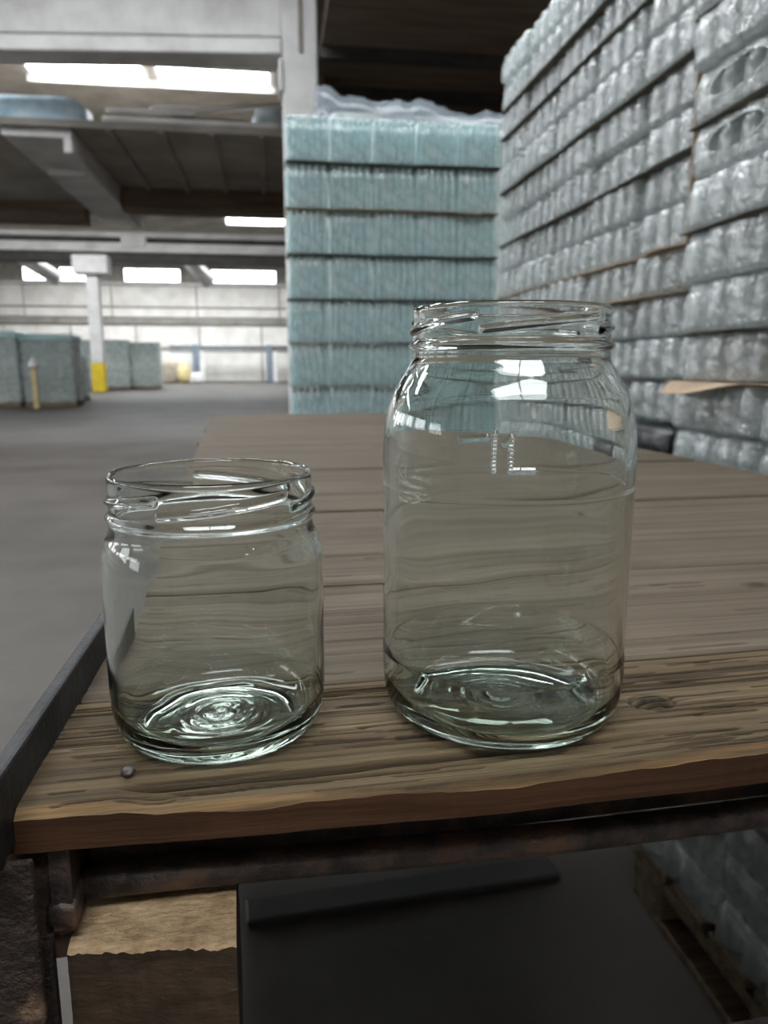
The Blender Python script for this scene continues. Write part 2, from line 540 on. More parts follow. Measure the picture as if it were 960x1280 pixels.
def crumple(name, dims, mat, seed, amp=0.12, n=26, parent=None):
    """lumpy bundle: rounded block pushed about by noise"""
    a = np.linspace(0, 2 * np.pi, n * 2, endpoint=False)
    b = np.linspace(-np.pi / 2, np.pi / 2, n)
    B, A = np.meshgrid(b, a, indexing='ij')
    sg = lambda t, e: np.sign(t) * np.abs(t) ** e
    x = sg(np.cos(B), 0.45) * sg(np.cos(A), 0.45)
    y = sg(np.cos(B), 0.45) * sg(np.sin(A), 0.45)
    z = sg(np.sin(B), 0.45)
    nn = vnoise(A / (2 * np.pi) * 6, B * 2.2 + 9, seed, 3, wrapx=6) * amp
    s = 1 + nn * np.cos(B)
    V = np.stack([x * dims[0] / 2 * s, y * dims[1] / 2 * s, (z * (1 + nn * 0.6) + 1 + 0) * dims[2] / 2], -1)
    V[..., 2] = np.maximum(V[..., 2], 0)
    m = n * 2
    f = [(i * m + k, i * m + (k + 1) % m, (i + 1) * m + (k + 1) % m, (i + 1) * m + k) for i in range(n - 1) for k in range(m)]
    return link(name, mesh_from(name, V.reshape(-1, 3), f, True), mat, parent)


o = crumple('tarpaulin_bundle', (2.4, 1.2, 0.52), 'blue_tarp', 3, 0.2); o.location = (-4.6, 16.9, 5.68)
tag(o, 'rumpled blue tarpaulin bundle lying on the mezzanine edge', 'tarpaulin')
o = crumple('grey_sheet_bundle', (2.9, 1.2, 0.34), 'sack_cloth', 8, 0.15); o.location = (-4.4, 18.4, 5.68)
tag(o, 'grey sheeting heaped behind the blue tarpaulin', 'sheeting')
o = crumple('plastic_bag', (0.62, 0.7, 0.66), 'pale_bag', 12, 0.2); o.location = (0.10, 17.25, 5.68)
tag(o, 'pale blue plastic bag on the mezzanine beside the column', 'bag')
for i, (x0, x1, yy, z0, hh, mt, lb) in enumerate([
        (-3.2, -1.75, 16.5, 5.68, 0.24, 'sack_cloth', 'short brown timber baulk next to the blue tarpaulin'),
        (-1.72, -0.35, 16.5, 5.68, 0.22, 'old_timber', 'dark timber baulk in the middle of the mezzanine'),
        (-3.0, -1.3, 16.5, 5.925, 0.10, 'white_paint', 'pale plank lying over the timber baulks'),
        (-1.1, -0.32, 17.0, 5.95, 0.18, 'old_timber', 'grey tilted log below the white pipe on the mezzanine'),
        (-3.0, 0.3, 16.17, 5.68, 0.10, 'white_paint', 'long pale board along the mezzanine edge')]):
    b_ = link('timber_board', box_me('timber_board', x0, x1, -0.16, 0.16, 0, hh, 0.02), mt, None, (0, yy, z0))
    if i == 3:
        b_.rotation_euler = (0, -0.10, 0)
        b_.location.z = 5.79
    tag(b_, lb, 'timber', 'old timber on the mezzanine')
rl = empty('pipe_rail', (0, 17.6, 5.68))
tag(rl, 'white bent pipe rail standing on the mezzanine', 'pipe')
tube('top_pipe', [(-2.35, 0, 0.62), (-2.3, 0, 0.70), (-2.2, 0, 0.74), (-1.0, 0, 0.76), (0.45, 0, 0.92)], 0.06, 'white_paint', rl, 10)
tube('upright', [(-2.35, 0, 0.0), (-2.35, 0, 0.64)], 0.07, 'white_paint', rl, 10)
tube('foot_pipe', [(-3.3, 0, 0.35), (-1.5, 0, 0.30)], 0.05, 'white_paint', rl, 10)

# crane gantry
ga = empty('gantry_beam', (0, 38.0, 0))
tag(ga, 'long pale crane beam crossing the far part of the hall', 'beam')
box('upper_flange', XL, 2.0, 0.0, 0.5, 6.98, 7.22, 'white_paint', ga, 0.03)
box('web', XL, 2.0, 0.2, 0.6, 6.7, 7.0, 'black_steel', ga)  # black colour stands for the shadow between the pale flanges
box('lower_flange', XL, 2.0, -0.2, 0.7, 6.3, 6.72, 'white_paint', ga, 0.04)
box('soffit', XL, 2.0, 0.0, 1.4, 5.95, 6.3, 'black_steel', ga)
box('bracket', -6.6, -5.5, -0.3, 0.2, 6.5, 7.05, 'white_paint', ga, 0.04)
rb = empty('roof_beam', (0, 30.0, 0))
tag(rb, 'dark brown roof beam above the pale crane beam', 'beam')
box('web', -14, 2.0, 0.0, 0.5, 6.75, 7.5, 'dark_timber', rb, 0.02)
box('ledge', -14, 2.0, -0.1, 0.6, 6.6, 6.75, 'grey_concrete', rb, 0.02)

# yellow-footed column
yc = empty('hall_column', (-7.72, 36.7, 0))
tag(yc, 'slim white column with a yellow painted foot', 'column')
box('yellow_foot', -0.28, 0.28, -0.28, 0.28, 0, 1.28, 'yellow_paint', yc, 0.03)
box('shaft', -0.265, 0.265, -0.265, 0.265, 1.28, 5.15, 'white_paint', yc, 0.03)
box('capital', -0.75, 0.75, -0.5, 0.5, 5.15, 5.95, 'white_paint', yc, 0.05)
for i, (x0, z0, x1, z1, lb) in enumerate([(-5.2, 7.9, -3.4, 6.1, 'slanting pale roof strut left of the teal stack'),
                                         (-15.2, 8.0, -12.2, 6.2, 'slanting pale roof strut above the left glass pallets')]):
    o = link('roof_strut', tube_me('roof_strut', [(x0, 49, z0), ((x0 + x1) / 2, 49, (z0 + z1) / 2), (x1, 49, z1)], 0.42, 4), 'white_paint')
    tag(o, lb, 'strut')

# barrier in front of the end wall
bf = empty('barrier_rail', (0, 58.0, 0))
tag(bf, 'blue-grey pipe barrier along the foot of the end wall', 'barrier')
tube('rail', [(-7.2, 0, 2.55), (-3.0, 0, 2.55), (1.5, 0, 2.55)], 0.09, 'blue_grey_paint', bf, 8)
tube('rail', [(-7.2, 0, 2.2), (-3.0, 0, 2.2), (1.5, 0, 2.2)], 0.05, 'blue_grey_paint', bf, 8)
for x in (-5.35, -0.05):
    box('post', x - 0.24, x + 0.24, -0.15, 0.15, 0, 2.7, 'blue_grey_paint', bf, 0.03)
    box('post_sleeve', x + 0.26, x + 0.6, -0.12, 0.12, 0, 2.2, 'white_paint', bf, 0.03)
sk = crumple('rubble_sack', (1.9, 1.0, 1.5), 'sack_cloth', 21, 0.2); sk.location = (-6.9, 56.0, 0)
tag(sk, 'tan bulk sack standing by the foot of the end wall', 'sack')
sk = crumple('yellow_sack', (0.8, 0.8, 1.3), 'pole_paint', 22, 0.2); sk.location = (-5.95, 55.0, 0)
tag(sk, 'yellowish sack beside the blue-grey barrier post', 'sack')
sk = crumple('white_sack', (0.8, 0.7, 0.7), 'white_paint', 23, 0.2); sk.location = (-5.0, 54.0, 0)
tag(sk, 'small white bag on the floor by the barrier', 'bag')

# dark right-hand bay: low timber ceiling and back wall
db = empty('ceiling_timber', (0, 0, 6.3))
struct(db, 'low dark brown timber ceiling behind the stacks', 'ceiling')
for i in range(9):
    y0 = 9.0 + i * 1.0
    box('board', 0.96, XR, y0 + 0.012, y0 + 0.988, 0.0, 0.06, 'dark_timber', db)
box('backing', 0.96, XR, 9.0, 18.0, 0.07, 0.12, 'black_steel', db)
for y0 in (13.6, 15.4):
    box('joist', 0.96, XR, y0, y0 + 0.16, -0.18, 0.0, 'black_steel', db)
box('wall_partition', 0.96, XR, 18.0, 18.2, 0, 8.5, 'dark_timber')
struct(bpy.data.objects['wall_partition'], 'dark partition wall behind the wrapped stacks', 'wall')
box('wall_bay', 0.96, 1.1, 14.9, 18.0, 0, 8.5, 'dark_timber')
struct(bpy.data.objects['wall_bay'], 'dark side partition beside the white column', 'wall')

# ================================================================== PALLETS AND GLASS STACKS


def pallet(loc, lx, ly, label, rotz=0.0, mat='pallet_wood'):
    """timber pallet 0.13 m high: seven deck boards, nine blocks, three runners"""
    p = empty('wooden_pallet', loc, rotz)
    tag(p, label, 'pallet')
    n = 7
    wb_ = ly / n
    for i in range(n):
        box('deck_board', 0, lx, i * wb_ + 0.012, (i + 1) * wb_ - 0.012, 0.108, 0.13, mat, p, 0.002)
    for xx in (0.0, lx / 2 - 0.05, lx - 0.1):
        box('runner', xx, xx + 0.1, 0, ly, 0.0, 0.02, mat, p, 0.002)
        for yy in (0.0, ly / 2 - 0.06, ly - 0.12):
            box('block', xx, xx + 0.1, yy, yy + 0.12, 0.02, 0.086, mat, p, 0.002)
        box('stringer', xx, xx + 0.1, 0, ly, 0.086, 0.108, mat, p, 0.002)
    return p


# --- one shrink-wrapped pack of small jars: 4 along Y, rows along +X; origin at the aisle-side bottom near corner
PK_L, PK_D, PK_H = 0.268, 0.20, 0.087
JR = 0.0318
jar_prof = [(0.020, 0.0), (0.029, 0.001), (JR, 0.006), (JR, 0.054), (0.0300, 0.062), (0.0262, 0.067), (0.0262, 0.071), (0.0276, 0.072),
            (0.0276, 0.075), (0.0265, 0.076), (0.0268, 0.083), (0.024, 0.083), (0.023, 0.078)]
ME_JAR = lathe_me('jar', jar_prof, 14)
ME_JAR.materials.append(M['pack_jar'])


def film_me(name, lx, ly, h, nj_y, nj_x, seed, hole=None, bulge=0.004, nper=96, nz=14, mat='pack_film'):
    """shrunk film round a pack: rounded rectangle walls that bulge over each jar, drawn in over top and bottom"""
    rc = 0.028
    # perimeter points starting at aisle side (x=0) running along +y
    P, Nn = [], []
    segs = [((0, rc), (0, ly - rc), (-1, 0)), None, ((rc, ly), (lx - rc, ly), (0, 1)), None, ((lx, ly - rc), (lx, rc), (1, 0)), None,
            ((lx - rc, 0), (rc, 0), (0, -1)), None]
    cen = [(rc, ly - rc), (lx - rc, ly - rc), (lx - rc, rc), (rc, rc)]
    ang = [(180, 90), (90, 0), (0, -90), (-90, -180)]
    ci = 0
    per = 2 * (lx + ly)
    for s in segs:
        if s is None:
            a0, a1 = ang[ci]
            for k in range(1, 6):
                t = math.radians(a0 + (a1 - a0) * k / 6)
                P.append((cen[ci][0] + rc * math.cos(t), cen[ci][1] + rc * math.sin(t)))
                Nn.append((math.cos(t), math.sin(t)))
            ci += 1
        else:
            (xa, ya), (xb, yb), n = s
            m = max(4, int(nper * math.hypot(xb - xa, yb - ya) / per))
            for k in range(m + 1):
                P.append((xa + (xb - xa) * k / m, ya + (yb - ya) * k / m))
                Nn.append(n)
    P, Nn = np.array(P), np.array(Nn, float)
    m = len(P)
    zs = np.concatenate([[0.0], np.linspace(0.006, h - 0.012, nz), [h - 0.004, h]])
    ins = np.concatenate([[0.005], np.zeros(nz), [0.002, 0.008]])
    V = []
    sarc = np.arange(m) / m
    for i, z in enumerate(zs):
        t = z / h
        sc = (np.cos(P[:, 1] / ly * nj_y * 2 * np.pi) * np.abs(Nn[:, 0]) + np.cos(P[:, 0] / lx * nj_x * 2 * np.pi) * np.abs(Nn[:, 1]))
        waist = -0.004 * sstep(0.68, 0.85, t)
        d = -ins[i] - bulge * 0.5 * (sc + 1) + waist + 0.0035 * vnoise(sarc * 14, np.full(m, z * 40 + seed), seed, 3, wrapx=14)
        V.append(np.stack([P[:, 0] + Nn[:, 0] * d, P[:, 1] + Nn[:, 1] * d, np.full(m, z) + 0.0015 * vnoise(sarc * 20, np.full(m, z * 20), seed + 5, 2, wrapx=20)], -1))
    V = np.concatenate(V)
    V[:, 2] = np.clip(V[:, 2], 0.0003, h)
    nrow = len(zs)
    F_ = []
    for i in range(nrow - 1):
        for k in range(m):
            k2 = (k + 1) % m
            q = (i * m + k, (i + 1) * m + k, (i + 1) * m + k2, i * m + k2)
            if hole:
                c = V[list(q)].mean(0)
                if c[0] < 0.02 and ((c[1] - hole[0]) / hole[2]) ** 2 + ((c[2] - hole[1]) / hole[3]) ** 2 < 1:
                    continue
            F_.append(q)
    # top and bottom skins
    c0 = len(V)
    V = np.concatenate([V, [[lx / 2, ly / 2, h - 0.004], [lx / 2, ly / 2, 0.002]]])
    for k in range(m):
        k2 = (k + 1) % m
        F_.append(((nrow - 1) * m + k, c0, (nrow - 1) * m + k2))
        F_.append((k2, c0 + 1, k))
    me = mesh_from(name, V, F_, True)
    me.materials.append(M[mat])
    return me


ME_FILM = [film_me('film', PK_D, PK_L, PK_H, 4, 3, s) for s in (11, 12, 13, 14)]
HOLE = (0.12, 0.046, 0.085, 0.024)
ME_FILM_H = [film_me('film', PK_D, PK_L, PK_H, 4, 3, s, hole=HOLE, nper=200, nz=26) for s in (21, 22)]
ME_RIM = tube_me('film_rim', [(-0.002, HOLE[0] + HOLE[2] * math.cos(t), HOLE[1] + HOLE[3] * math.sin(t)) for t in np.linspace(0, 2 * math.pi, 41)], 0.0018, 6, caps=False)
ME_RIM.materials.append(M['pack_film'])


def jar_pack(loc, label, group, detail=2, hole=False, rot=0.0):
    p = empty('jar_pack', loc, rot)
    tag(p, label, 'jar pack', group)
    if detail:
        for r in range(detail):
            for k in range(4):
                o = link('jar', ME_JAR, None, p, (JR + 0.006 + r * 0.065, 0.0335 + k * 0.067, 0.0025))
    if hole:
        link('film', random.choice(ME_FILM_H), None, p)
        link('film_rim', ME_RIM, None, p)
    else:
        link('film', random.choice(ME_FILM), None, p)
    return p


def layer_sheet(name, x0, x1, y0, y1, z, sag, seed, mat, label, group, flaps=()):
    """thin cardboard sheet between layers, its edge drooping and curling past the packs"""
    nx, ny = 10, 70
    X, Y = np.meshgrid(np.concatenate([np.linspace(x0, x0 + 0.012, 6), np.linspace(x0 + 0.03, x1, 4)]), np.linspace(y0, y1, ny))
    edge = 1 - sstep(0.0, 0.011, X - x0)
    Z = np.zeros_like(X) + edge * sag * vnoise(Y * 5, X * 0 + seed, seed, 2)
    Xo = X - edge * (0.001 + 0.004 * vnoise(Y * 4, X * 0 + seed + 3, seed, 2))
    for (yc_, wd, out, drop) in flaps:
        b = np.exp(-((Y - yc_) / wd) ** 4) * edge
        Xo -= b * out
        Z -= b * drop
    V = np.concatenate([np.stack([Xo, Y, Z], -1).reshape(-1, 3), np.stack([Xo, Y, Z - 0.0016], -1).reshape(-1, 3)])
    F_ = []
    n = nx * ny
    for j in range(ny - 1):
        for i in range(nx - 1):
            a = j * nx + i
            F_.append((a, a + 1, a + nx + 1, a + nx))
            F_.append((n + a, n + a + nx, n + a + nx + 1, n + a + 1))
    for j in range(ny - 1):
        for i in (0, nx - 1):
            a = j * nx + i
            F_.append((a, a + nx, n + a + nx, n + a) if i == 0 else (a, n + a, n + a + nx, a + nx))
    for i in range(nx - 1):
        for j in (0, ny - 1):
            a = j * nx + i
            F_.append((a, n + a, n + a + 1, a + 1) if j == 0 else (a, a + 1, n + a + 1, n + a))
    o = link(name, mesh_from(name, V, F_, True), mat, None, (0, 0, z))
    return tag(o, label, 'cardboard', group)


PITCH_Z = 0.0902
# far right-hand stack
FX, FY0, NF, NFL = 0.83, 1.455, 5, 23
pallet((FX, FY0, 0), 0.62, 1.36, 'wooden pallet under the long right-hand jar stack')
for l in range(NFL):
    for k in range(NF):
        z = 0.1305 + l * PITCH_Z
        if l == 9 and k == 0:
            continue                                    # the dark gap beside the near stack
        dx = random.uniform(-0.007, 0.007) + 0.006 * math.sin(l * 1.3)
        det = 2 if z > 0.8 else (1 if k == 0 else 0)
        jar_pack((FX + dx, FY0 + k * 0.273, z),
                 'clear jar pack in long right-hand stack, %s layer from top, %s from its far end' % (ORD[NFL - l], ORD[NF - k]),
                 'jar packs in the long right-hand stack', det, rot=random.uniform(-0.006, 0.006))
for l in (3, 6, 9, 11, 13, 14, 16, 18, 20, 21):
    z = 0.1305 + l * PITCH_Z - 0.0010
    brown = l in (13, 14)
    fl_ = []
    if l == 13:
        fl_ = [(1.75, 0.05, 0.02, 0.0015), (2.25, 0.14, 0.03, 0.002)]
    if l == 14:
        fl_ = [(1.58, 0.06, 0.02, 0.0006)]
    layer_sheet('layer_sheet', FX - 0.001, FX + 0.205, FY0, FY0 + 1.354, z, 0.0028, 40 + l,
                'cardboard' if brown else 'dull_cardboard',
                'thin cardboard sheet in long right-hand stack under the %s layer from top' % ORD[NFL - l],
                'layer sheets of the long right-hand stack', fl_)
bp = crumple('dark_gap_filler', (0.14, 0.23, 0.080), 'gap_black', 33, 0.15, 18)  # added black lump stands in for the darkness of the hollow
bp.location = (FX + 0.035, FY0 + 0.110, 0.1305 + 9 * PITCH_Z + 0.0012)
tag(bp, 'black filler lump added to darken the gap between the right-hand stacks', 'gap filler')

# near right-hand stack
NX, NY1 = 0.767, 1.40
pallet((NX, 0.46, 0), 0.62, 0.95, 'wooden pallet under the nearest right-hand jar stack')
REF = 11                                                # layers below the bent cardboard sheet
for l in range(20):
    for k in range(3):
        z = 0.1305 + l * PITCH_Z
        lean = 0.0
        if l == 10:
            lean = -0.004
        if l >= 11:
            lean = [0.010, 0.004, -0.004, -0.006, 0.0, -0.003, -0.014, -0.018, -0.016][min(l - 11, 8)]
        rel = l - REF
        if rel >= 0:
            where = '%s above the bent cardboard sheet' % ORD[rel + 1]
        else:
            where = '%s below the bent cardboard sheet' % ORD[-rel]
        jar_pack((NX + lean, NY1 - 0.27 - k * 0.2715, z),
                 'film-wrapped jar pack in nearest right stack, %s, %s column' % (where, ('far', 'middle', 'near')[k]),
                 'jar packs in the nearest right-hand stack', 2 if (l > 8 or l < 5) else 1, hole=(l in (15, 16, 18, 19) and k < 2))
for l in (3, 5, 7, 9, REF, 12, 14, 16, 18):
    z = 0.1305 + l * PITCH_Z - 0.0010
    fl_ = [(1.29, 0.085, 0.055, 0.018)] if l == REF else []
    layer_sheet('layer_sheet', NX - 0.002, NX + 0.2, NY1 - 0.81, NY1 + (0.012 if l == REF else -0.002), z, 0.003, 80 + l,
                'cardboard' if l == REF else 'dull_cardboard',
                'bent brown cardboard sheet sticking out of nearest right stack' if l == REF else
                'thin cardboard sheet in nearest right stack, %s %s the bent sheet' % (ORD[abs(l - REF)], 'above' if l > REF else 'below'),
                'layer sheets of the nearest right-hand stack', fl_)
cs = box('corner_board', NX + 0.02, NX + 0.05, NY1 + 0.012, NY1 + 0.018, 1.38, 2.1, 'cardboard', None, 0.001)
tag(cs, 'upright brown cardboard strip between the two right-hand stacks', 'cardboard')

# teal bottle stack
BT_H = 0.222
bt_prof = [(0.012, 0.0), (0.0155, 0.002), (0.0168, 0.008), (0.0168, 0.150), (0.0156, 0.165), (0.0115, 0.180), (0.0105, 0.195), (0.0128, 0.197),
           (0.0128, 0.212), (0.011, 0.213), (0.0095, 0.210)]
ME_BT = lathe_me('bottle', bt_prof, 12)
ME_BT.materials.append(M['teal_bottle'])
TPX, TPD = 0.2195, 0.20
ME_TF = []
for s in (51, 52, 53):
    me = film_me('film', TPD, TPX, BT_H, 6, 5, s, bulge=0.009, nper=190, nz=16, mat='teal_film')
    ME_TF.append(me)
TX, TY, TZP = 0.105, 4.2, 0.2285
pallet((TX, TY, 0), 1.14, 0.9, 'wooden pallet under the tall teal bottle stack')
for l in range(10):
    for k in range(5):
        z = 0.1325 + l * TZP
        p = empty('bottle_pack', (TX + k * 0.2285 + TPX + 0.004 * math.sin(l * 2.1 + 1), TY + random.uniform(-0.008, 0.008), z), math.pi / 2)
        tag(p, 'teal bottle pack in tall centre stack, %s layer from top, %s from left' % (ORD[10 - l], ORD[k + 1]), 'bottle pack',
            'bottle packs in the tall teal stack')
        if l > 2:
            for r in range(2):
                for q in range(6):
                    link('bottle', ME_BT, None, p, (0.022 + r * 0.037, 0.0196 + q * 0.0360, 0.003))
        link('film', random.choice(ME_TF), None, p)
for l in range(1, 10):
    z = 0.1325 + l * TZP - 0.0015
    V = []
    sh = layer_sheet('layer_sheet', -0.008, 0.21, 0, 1.145, 0, 0.004, 120 + l, 'cardboard' if l == 8 else 'dull_cardboard',
                     'thin cardboard sheet in tall teal stack under the %s layer from top' % ORD[10 - l],
                     'layer sheets of the tall teal stack', [(0.17, 0.07, 0.02, 0.01)] if l == 8 else ([(0.6, 0.03, 0.02, 0.006)] if l == 9 else []))
    # sheet edge lies along X and faces the camera
    sh.rotation_euler = (0, 0, math.pi / 2)
    sh.location = (TX + 1.142, TY - 0.012, z)

# wrapped stack behind the teal one
ws = empty('wrapped_stack', (1.35, 6.9, 0))
tag(ws, 'tall stack under loose clear plastic behind the teal bottles', 'stack')
box('load', -0.8, 1.4, 0.1, 1.2, 0.14, 3.3, 'load_jar', ws, 0.05)
box('base_pallet', -0.8, 1.4, 0.1, 1.2, 0.0, 0.14, 'pallet_wood', ws, 0.01)
gx_, gy_ = np.meshgrid(np.linspace(-0.9, 1.5, 70), np.linspace(0.0, 1.3, 34))
gz_ = 3.36 + 0.10 * vnoise(gx_ * 2.3, gy_ * 2.3, 66, 2) + 0.09 * np.abs(vnoise(gx_ * 5, gy_ * 4, 67, 3)) + 0.05 * (0.3 - gx_)
drop_ = 1 - sstep(0.0, 0.14, gy_)
gz_ = gz_ - drop_ * (0.35 + 0.12 * vnoise(gx_ * 4, gx_ * 0, 68, 3))
cv = link('plastic_cover', mesh_from('plastic_cover', np.stack([gx_, gy_, gz_], -1).reshape(-1, 3),
          [(j * 70 + i, j * 70 + i + 1, j * 70 + i + 71, j * 70 + i + 70) for j in range(33) for i in range(69)], True), 'wrap_plastic', ws)

# --- far pallet loads on the left


def load_mesh(nx, ny, nl, d, h):
    """outer shell of a pallet load: small jars, six-sided, in layers"""
    v, f = [], []
    for l in range(nl):
        for i in range(nx):
            for j in range(ny):
                if 0 < i < nx - 1 and 0 < j < ny - 1:
                    continue
                cx, cy, z0 = (i + 0.5) * d, (j + 0.5) * d, l * h
                b = len(v)
                for (r, z) in ((d * 0.47, 0.004), (d * 0.47, h * 0.66), (d * 0.36, h * 0.78), (d * 0.38, h * 0.95)):
                    for k in range(6):
                        v.append((cx + r * math.cos(k * math.pi / 3), cy + r * math.sin(k * math.pi / 3), z0 + z))
                for q in range(3):
                    for k in range(6):
                        k2 = (k + 1) % 6
                        f.append((b + q * 6 + k, b + q * 6 + k2, b + q * 6 + 6 + k2, b + q * 6 + 6 + k))
                f.append(tuple(b + 18 + k for k in range(6)))
    return mesh_from('jar_layers', v, f)


ME_LOAD = load_mesh(14, 11, 11, 0.098, 0.165)
ME_LOAD.materials.append(M['load_jar'])
loads = [(-7.02, 23.4, 2.02, 'glass pallet load with teal top sheet behind the pointed pole'),
         (-8.50, 23.3, 2.10, 'glass pallet load with teal top sheet at the left picture edge'),
         (-9.98, 23.3, 2.10, 'glass pallet load beyond the left picture edge'),
         (-7.62, 27.0, 1.45, 'low clear pallet load between teal-topped loads and white column'),
         (-10.0, 40.8, 2.45, 'far grey-green pallet load left of the white column'),
         (-8.52, 40.8, 2.45, 'far grey-green pallet load directly behind the yellow foot'),
         (-7.08, 41.2, 2.35, 'far grey-green pallet load right of the yellow foot')]
for i, (x, y, hh, lb) in enumerate(loads):
    p = empty('pallet_load', (x, y, 0))
    tag(p, lb, 'pallet load', 'wrapped glass pallet loads on the left')
    lx, ly = 1.372, 1.08
    pb_ = box('base_pallet', 0, lx, 0, ly, 0, 0.14, 'pallet_wood', p, 0.01)
    jl = link('jar_layers', ME_LOAD, None, p, (0, 0, 0.14))
    jl['kind'] = 'stuff'
    jl.scale = (1, 1, (hh - 0.16) / (11 * 0.165))
    box('film_wrap', -0.03, lx + 0.03, -0.03, ly + 0.03, 0.1, hh - 0.005, 'load_film', p, 0.06, 2)
    if i < 3:
        box('top_sheet', -0.05, lx + 0.05, -0.05, ly + 0.05, hh - 0.16, hh + 0.05, 'sheet_film', p, 0.05, 2)
    else:
        box('top_sheet', 0, lx, 0, ly, hh - 0.004, hh + 0.01, 'dull_cardboard', p)
cn = empty('marker_pole', (-6.40, 22.3, 0))
tag(cn, 'thin yellowish pole with a pale pointed head before the glass pallets', 'pole')
box('shaft', -0.07, 0.07, -0.05, 0.05, 0, 1.12, 'pole_paint', cn, 0.01)
link('pointed_head', lathe_me('pointed_head', [(0.13, 0), (0.15, 0.02), (0.14, 0.08), (0.07, 0.2), (0.01, 0.3)], 10), 'white_paint', cn, (0, 0, 1.12))

# ================================================================== THE PLATFORM
TA = math.radians(2.647)
ZT = H - 0.151
tb = empty('plank_platform', (0, 0, 0), TA)
tag(tb, 'weathered plank platform on a rusty steel frame, carrying two jars', 'platform')
X0, X1 = -0.0765, 0.746


def plank(y0, y1, seed, hi, th=0.0155, x0=X0, x1=X1, ragged=0.0, knots=(), cracks=0, mats=('deck_wood', 'sawn_edge'), dz=0.0, xa=0.0):
    nx, ny = hi
    x0 += xa
    xs = np.linspace(0, 1, nx)
    if nx > 300:                                    # closer rows of vertices where the photo looks closely
        xs = np.where(xs < 0.75, xs / 0.75 * 0.50, 0.50 + (xs - 0.75) / 0.25 * 0.50)
    X, T = np.meshgrid(x0 + (x1 - x0) * xs, np.linspace(0, 1, ny))
    e0 = y0 + ragged * vnoise(X[0] * 22, X[0] * 0 + seed, seed, 5)
    if ragged:
        e0 = e0 + 0.0085 * (1 - sstep(X0 - 0.02, 0.09, X[0]))
    e1 = y1 + 0.0010 * vnoise(X[0] * 14, X[0] * 0 + seed + 9, seed, 4)
    Y = e0[None, :] * (1 - T) + e1[None, :] * T
    X = X + (0.002 * vnoise(Y * 60, X * 0, seed + 4, 3)) * (1 - sstep(0, 0.03, X - x0))
    if ragged:
        X = X - 0.0075 * (1 - T) * (1 - sstep(0, 0.06, X - x0))
    wd = y1 - y0
    Z = 0.0006 * vnoise(X * 5, Y * 260, seed + 1, 4) + 0.0005 * vnoise(X * 3, Y * 30, seed + 2, 2)
    raw = np.zeros_like(X)
    knot = np.zeros_like(X)
    groove_dark = np.zeros_like(X)
    rnd = random.Random(seed)
    for c in range(cracks):
        cx = rnd.uniform(x0, x0 + (x1 - x0) * 0.5)
        ln = rnd.uniform(0.02, 0.16) if rnd.random() < 0.4 else rnd.uniform(0.012, 0.05)
        cy = y0 + wd * rnd.uniform(0.06, 0.97)
        yy = cy + 0.0018 * vnoise((X - cx) * 18, X * 0 + c, seed + c, 3) + (X - cx) * rnd.uniform(-0.012, 0.012)
        wdt = rnd.uniform(0.00028, 0.00062)
        prof = np.exp(-((Y - yy) / wdt) ** 2) * sstep(0, 0.25, 1 - np.abs(X - cx) / (ln / 2))
        Z -= prof * rnd.uniform(0.0012, 0.0032)
        groove_dark = np.maximum(groove_dark, prof ** 0.7 * 0.95)  # cracks drawn darker in the colour
    for (kx, ky, ka, kb) in knots:
        rr = np.sqrt(((X - kx) / ka) ** 2 + ((Y - ky) / kb) ** 2)
        knot = np.maximum(knot, (1 - sstep(0.55, 1.0, rr)) * (0.72 + 0.12 * np.cos(rr * 14)))
        Z += 0.0012 * np.exp(-(rr / 0.9) ** 4) - 0.0014 * np.exp(-((rr - 1.05) / 0.14) ** 2)
        groove_dark = np.maximum(groove_dark, 0.7 * np.exp(-((rr - 1.05) / 0.12) ** 2))
    if ragged:
        dist = Y - e0[None, :]
        chw = 0.0036 + 0.0032 * vnoise(X * 11, X * 0 + 2, seed + 6, 4) + 0.0028 * vnoise(X * 60, X * 0 + 4, seed + 16, 3)
        chw = np.maximum(chw, 0.0008)
        t = np.clip(1 - dist / chw, 0, 1)
        Z -= t * 0.0034 * (0.6 + 0.6 * vnoise(X * 40, Y * 300, seed + 7, 3))
        raw = np.maximum(raw, sstep(0.0, 0.5, t) * np.clip(0.62 + 0.7 * vnoise(X * 35, Y * 500, seed + 17, 3), 0, 1))
        # a second splintered step further in
        y2 = y0 + 0.017 + 0.006 * vnoise(X * 7, X * 0, seed + 31, 4)
        pr = np.exp(-((Y - y2) / 0.0011) ** 2) * sstep(0.1, 0.5, vnoise(X * 9, X * 0 + 5, seed + 32, 2) + 0.35)
        Z -= pr * 0.004
        groove_dark = np.maximum(groove_dark, pr * 0.9)
        Z -= 0.0022 * (1 - sstep(-0.001, 0.0012, Y - y2)) * sstep(0.1, 0.5, vnoise(X * 9, X * 0 + 5, seed + 32, 2) + 0.35)
    edge = np.minimum(T, 1 - T) * wd
    Z -= 0.0012 * (1 - sstep(0, 0.003, edge)) * (0.6 if ragged else 1.0)
    top = np.stack([X, Y, Z + ZT + dz], -1).reshape(-1, 3)
    bot = np.stack([X, Y, np.full_like(X, ZT - th + dz)], -1).reshape(-1, 3)
    attr_t = np.stack([raw, knot, groove_dark, np.ones_like(raw)], -1).reshape(-1, 4)
    F_, mi = [], []
    n = nx * ny
    for j in range(ny - 1):
        for i in range(nx - 1):
            a = j * nx + i
            F_.append((a, a + 1, a + nx + 1, a + nx))
            mi.append(0)
    # side skirts use their own vertices so the arris stays crisp
    V = [top]
    A = [attr_t]
    base = n

